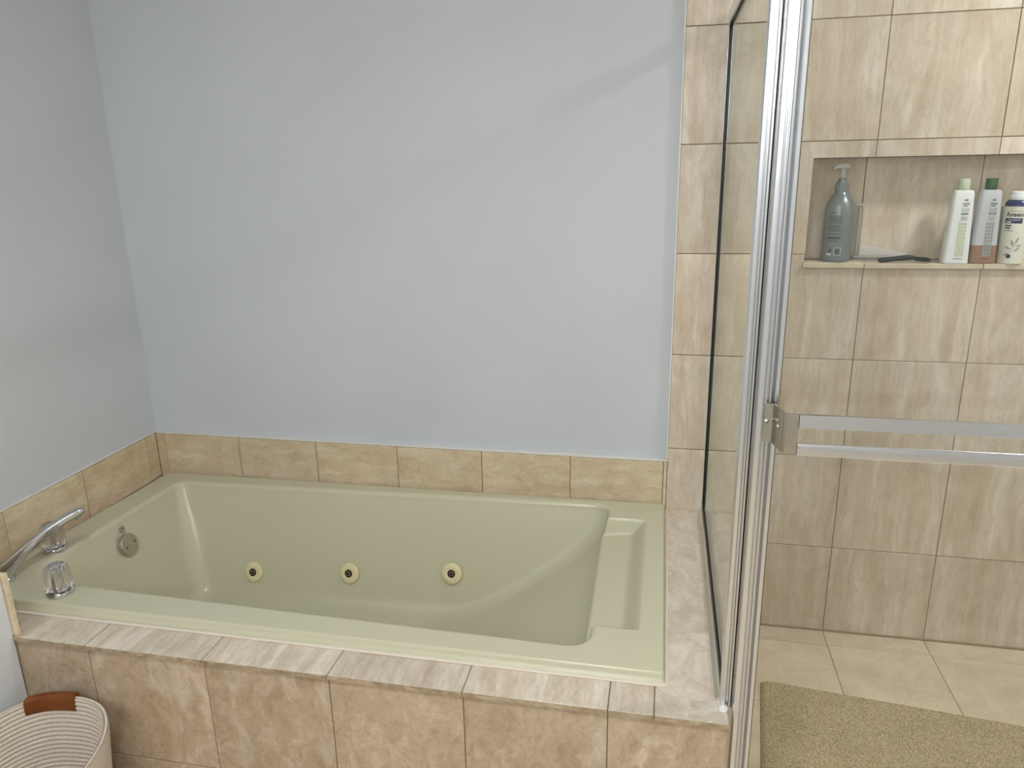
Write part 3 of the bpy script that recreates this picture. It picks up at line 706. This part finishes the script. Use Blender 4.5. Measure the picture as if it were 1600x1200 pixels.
pr = add('barcode_frame', wrap(rects([(.0005, .020, .0195, .020 + fr_ * 1.4), (.0005, .041, .0195, .041 + fr_ * 1.4), (.0005, .0214, .0022, .041), (.0178, .0214, .0195, .041)]), Rb, 0, a0), LABELW, PB); pr['kind'] = 'stuff'
pr = add('barcode', wrap(rects([(.0035, .0225 + .0018 * k, .0165, .0235 + .0018 * k) for k in range(9)]), Rb, 0, a0, .0004), INK, PB); pr['kind'] = 'stuff'
add('label_patch', wrap(rects([(-.020, .019, -.005, .0255)]), Rb, 0, a0), LABELW, PB)
pr = add('recycling_mark', wrap(rects([(-.0125, .028, -.006, .0315), (-.0115, .033, -.007, .036), (-.0105, .037, -.008, .040)]), Rb, 0, a0), INKB, PB); pr['kind'] = 'stuff'
# two tall tapered bottles
def loftrect(secs, nc=6):
    """secs: (z, half width, half depth, corner radius)"""
    vs, fs = [], []; n_ = 4 * nc
    for z, w, d, r in secs:
        r = min(r, w * .99, d * .99)
        for qx, qy, st in ((1, 1, 0), (-1, 1, 90), (-1, -1, 180), (1, -1, 270)):
            for k in range(nc):
                a = math.radians(st + 90 * k / (nc - 1)); vs.append((qx * (w - r) + r * math.cos(a), qy * (d - r) + r * math.sin(a), z))
    for j in range(len(secs) - 1):
        for i in range(n_): fs.append((j * n_ + i, j * n_ + (i + 1) % n_, (j + 1) * n_ + (i + 1) % n_, (j + 1) * n_ + i))
    fs += [tuple(range(n_)), tuple((len(secs) - 1) * n_ + i for i in range(n_))]
    return autosmooth(fix_normals(mesh('loft', vs, fs)), 40)
WB0, WB1, DB0, DB1, HB = .0325, .0255, .0235, .0185, .198
def wz(z): return WB0 + (WB1 - WB0) * z / HB
def dzf(z): return DB0 + (DB1 - DB0) * z / HB
def sec(z, ex=0): return (z, wz(z) - ex, dzf(z) - ex, .010 - ex)
def tall_bottle(loc, rz, label, bodym, capm, grid, liquid, pill):
    t = thing('tall_bottle', label, 'bottle', loc, rz, 'tall tapered bottles in the niche')
    if liquid:
        add('liquid', loftrect([sec(0, .002), sec(.002)] + [sec(.05)]), AMBER, t)['label'] = 'amber liquid filling the lower part'
        add('body', loftrect([sec(.0502), sec(.10), sec(.15), sec(.190), sec(.1955, .002), sec(HB, .007)]), bodym, t)
    else: add('body', loftrect([sec(0, .002), sec(.002), sec(.05), sec(.10), sec(.15), sec(.190), sec(.1955, .002), sec(HB, .007)]), bodym, t)
    add('cap', autosmooth(lathe([(.0, HB + .0002), (.0142, HB + .0002), (.0146, HB + .002), (.0146, HB + .028), (.0138, HB + .0295), (.0, HB + .0297)], 36, cap=False), 35), capm, t)
    yf = lambda z: -dzf(z); X0 = .006
    for s, sz, z, mm, bold in (('TRADER', .0050, .160, INKB, True), ("JOE'S", .0050, .1545, INKB, True), ('TEA TREE', .0046, .146, INK, False), ('TINGLE', .0052, .1405, INK, False)):
        p_ = add('lettering', flat(text_flat(s, sz, bold), yf, X0, z), mm, t); p_['kind'] = 'stuff'
    for a in (-.9, -.45, 0, .45, .9):
        p_ = add('leaf_mark', flat(leaf(0, 0, .008, .0014, math.pi / 2 + a), yf, X0, .168), INKS, t)
    add('pill_mark', flat(rects([(-.009, 0, .009, .0048)]), yf, X0, .1325), INKB if False else INK, t)
    p_ = add('lettering', flat(text_flat(pill, .0033, True), lambda z: -dzf(z) - .0003, X0, .1338), LABELW, t); p_['kind'] = 'stuff'
    p_ = add('print', flat(rects([(-.009 + random.uniform(0, .002), -.0024 * k, .009 - random.uniform(0, .002), -.0024 * k + .0011) for k in range(5)]), yf, X0, .1265), INKS, t); p_['kind'] = 'stuff'
    cells = []
    for k in range(10):
        for q in range(3):
            x = -.0105 + q * .0071; z = -k * .0093; cells.append((x, z, x + .006, z + .0078))
    p_ = add('grid_print', flat(rects(cells), yf, X0 - .001, .104), grid, t); p_['kind'] = 'stuff'
    p_ = add('print', flat(rects([(-.012, 0, .010, .0014)]), yf, X0 - .002, .013), INK, t)
    return t
random.seed(11)
tall_bottle((2.6085, .0125, SILLZ + .0003), math.radians(-4), 'tall white bottle with a pale sage cap in the niche', WHB, SAGE, INKG, False, 'CONDITIONER')
tall_bottle((2.6765, .0135, SILLZ + .0003), math.radians(-2), 'tall frosted bottle with a dark green cap and amber liquid', FROST, DGREEN, INKS, True, 'SHAMPOO')
# spray can
SC = thing('spray_can', 'cream spray can with a navy shoulder and white cap', 'spray can', (2.7500, .012, SILLZ + .0003))
Rc = .0318
add('body', autosmooth(lathe([(.0, 0), (.030, 0), (Rc, .002), (Rc, .1535), (.0, .1535)], 48, cap=False), 35), CREAM, SC)
add('shoulder', autosmooth(lathe([(.0, .1537), (Rc, .1537), (Rc * .995, .158), (.0295, .165), (.0245, .1705), (.0, .1705)], 48, cap=False), 40), NAVY, SC)
add('cap', autosmooth(lathe([(.0, .1707), (.0240, .1707), (.0240, .180), (.0225, .181), (.0215, .190), (.0195, .1925), (.0, .193)], 40, cap=False), 30), WHITEP, SC)
ac = math.radians(-24)
p_ = add('lettering', wrap(text_flat('Aveeno', .0165, True), Rc, .1275, ac), INK, SC); p_['kind'] = 'stuff'
p_ = add('lettering', wrap(text_flat('ACTIVE NATURALS', .0036), Rc, .1400, ac), INK, SC); p_['kind'] = 'stuff'
add('band_mark', wrap(rects([(-.026, 0, .016, .0135)]), Rc, .1095, ac), NAVY, SC)
p_ = add('lettering', wrap(text_flat('Therapeutic', .0062), Rc, .1168, ac - .12, .0006), WHITEP, SC); p_['kind'] = 'stuff'
p_ = add('print', wrap(rects([(-.007, 0, .005, .0032)]), Rc, .1115, ac - .45, .0006), WHITEP, SC); p_['kind'] = 'stuff'
p_ = add('print', wrap(rects([(-.024, 0, -.008, .0035), (-.024, -.006, -.010, -.0025), (-.024, -.0125, -.002, -.0112)]), Rc, .1015, ac), NAVY, SC); p_['kind'] = 'stuff'
for cx, cy, L_, an in ((.004, .046, .022, 1.9), (.006, .054, .022, 1.15), (.000, .040, .018, 2.7), (.006, .034, .02, .7), (-.004, .030, .016, 3.6), (.010, .048, .014, .3)):
    add('leaf_mark', wrap(leaf(cx, cy, L_, .0026, an), Rc, 0, ac), INKS, SC)
add('stem_mark', wrap(leaf(-.012, .016, .05, .0007, 1.05), Rc, 0, ac), INKS, SC)
add('seal_mark', wrap(disc(-.004, .0215, .0056), Rc, 0, ac), NAVY, SC)
# mint bottle behind
MB_ = thing('mint_bottle', 'pale mint bottle half hidden behind the spray can', 'bottle', (2.7300, .068, SILLZ + .0003))
add('body', loftrect([(0, .026, .013, .009), (.003, .027, .014, .010), (.10, .0265, .013, .010), (.142, .0255, .010, .009), (.150, .025, .0045, .004)]), MINT, MB_)
add('cap', autosmooth(lathe([(.0, .1502), (.010, .1502), (.010, .155), (.0, .1555)], 24, cap=False)), SAGE, MB_)
# clear plastic stand
CS = thing('clear_plastic_stand', 'clear plastic stand leaning in the niche behind the razor', 'plastic stand', (2.42, .06, SILLZ + .0003))
def cbox(name, lo, hi): return box(name, lo, hi, CLEARPL, CS, ch=.0012)
cbox('tray', (2.352, .046, SILLZ + .0003), (2.520, .088, SILLZ + .0040)); cbox('tray', (2.356, .050, SILLZ + .0063), (2.516, .088, SILLZ + .0090)); cbox('tray', (2.354, .048, SILLZ + .0110), (2.518, .088, SILLZ + .0140))
cbox('upright', (2.3605, .052, SILLZ + .0142), (2.3635, .088, SILLZ + .157)); cbox('upright', (2.3700, .052, SILLZ + .0142), (2.3725, .088, SILLZ + .150)); cbox('flange', (2.350, .050, SILLZ + .1572), (2.378, .088, SILLZ + .160))
poly = [(2.3728, SILLZ + .0142), (2.516, SILLZ + .0142), (2.516, SILLZ + .017), (2.44, SILLZ + .034), (2.3728, SILLZ + .046)]
o = add('brace', prism(poly, .080, .0835, 'y'), CLEARPL, None); o.parent = CS; o.location = -CS.location
# razor
RZ = thing('razor', 'black plastic razor lying on the niche sill', 'razor', (2.465, .012, SILLZ + .0004), math.radians(3)); RZ.scale = (1.12, 1.12, 1.25)
pts = [(-.046, 0, .0052), (-.041, 0, .0054), (-.030, 0, .0062), (-.012, 0, .0078), (.008, 0, .0098), (.024, 0, .0112), (.034, 0, .0108), (.042, 0, .0090)]
add('handle', tube(pts, [.0040, .0056, .0058, .0056, .0058, .0060, .0050, .0040], 12), BLACK, RZ)
add('grip_ring', autosmooth(lathe([(.0024, -.004), (.0052, -.004), (.0052, .004), (.0024, .004)], 20)), mat('dark_rubber', lin(44, 48, 46), .6), RZ, (-.041, 0, .0054), (math.radians(90), 0, 0))
hd = add('head', box_mesh(.014, .040, .0085, .002).copy(), BLACK, RZ, (.057, 0, .0070), (0, math.radians(18), math.radians(40)))
add('blade_strip', box_mesh(.009, .036, .0009, 0).copy(), DULLCH, hd, (0, 0, .0040)); add('lubricating_strip', box_mesh(.0022, .036, .0012, 0).copy(), NAVY, hd, (.0056, 0, .0039))

# ------------------------------------------------------------------ lamps
def ceiling_lamp(x, y, r, power, col, label, name='recessed_ceiling_light'):
    t = thing(name, label, 'ceiling light', (x, y, CEIL - .0005))
    add('ring', autosmooth(lathe([(r, -.001), (r + .002, -.008), (r + .022, -.006), (r + .024, -.0005)], 48, cap=False)), WHITEP, t)
    E = mat('lamp_lens', (.9, .9, .9, 1), .4, emit=col + (1,), es=6); add('lens', lathe([(.0, -.0035), (r - .0005, -.0035)], 48, cap=False), E, t)
    l = bpy.data.lights.new('lamp', 'AREA'); l.shape = 'DISK'; l.size = 2 * r * .95; l.energy = power; l.color = col
    lo = bpy.data.objects.new('lamp', l); COL.objects.link(lo); lo.parent = t; lo.location = (0, 0, -.010); return t
ceiling_lamp(3.10, -.56, .08, P_SHOWER, (.96, .975, 1), 'recessed ceiling light over the shower')
ceiling_lamp(1.55, -2.05, .16, P_ROOM, (.975, .98, .985), 'round ceiling light in the middle of the bathroom', 'ceiling_light')
VB = thing('vanity_light', 'long vanity light bar on the wall behind the viewer', 'wall light', (1.45, YF, 1.98))
box('back_plate', (.85, YF + .0005, 1.93), (2.05, YF + .03, 2.03), CHROME, VB, ch=.004)
EV = mat('vanity_glass', (.9, .9, .9, 1), .4, emit=(.96, .97, .985, 1), es=P_VANITY / 4 / (math.pi * .0394))
for k in range(4):
    g = add('globe', lathe([(.0, -.055), (.03, -.047), (.05, -.025), (.056, 0), (.05, .025), (.03, .047), (.0, .055)], 28, cap=False), EV, VB, (-.45 + .3 * k, .09, 0))
    add('socket', lathe([(.022, 0), (.022, .04)], 20), CHROME, VB, (-.45 + .3 * k, .031, 0), (math.radians(-90), 0, 0))
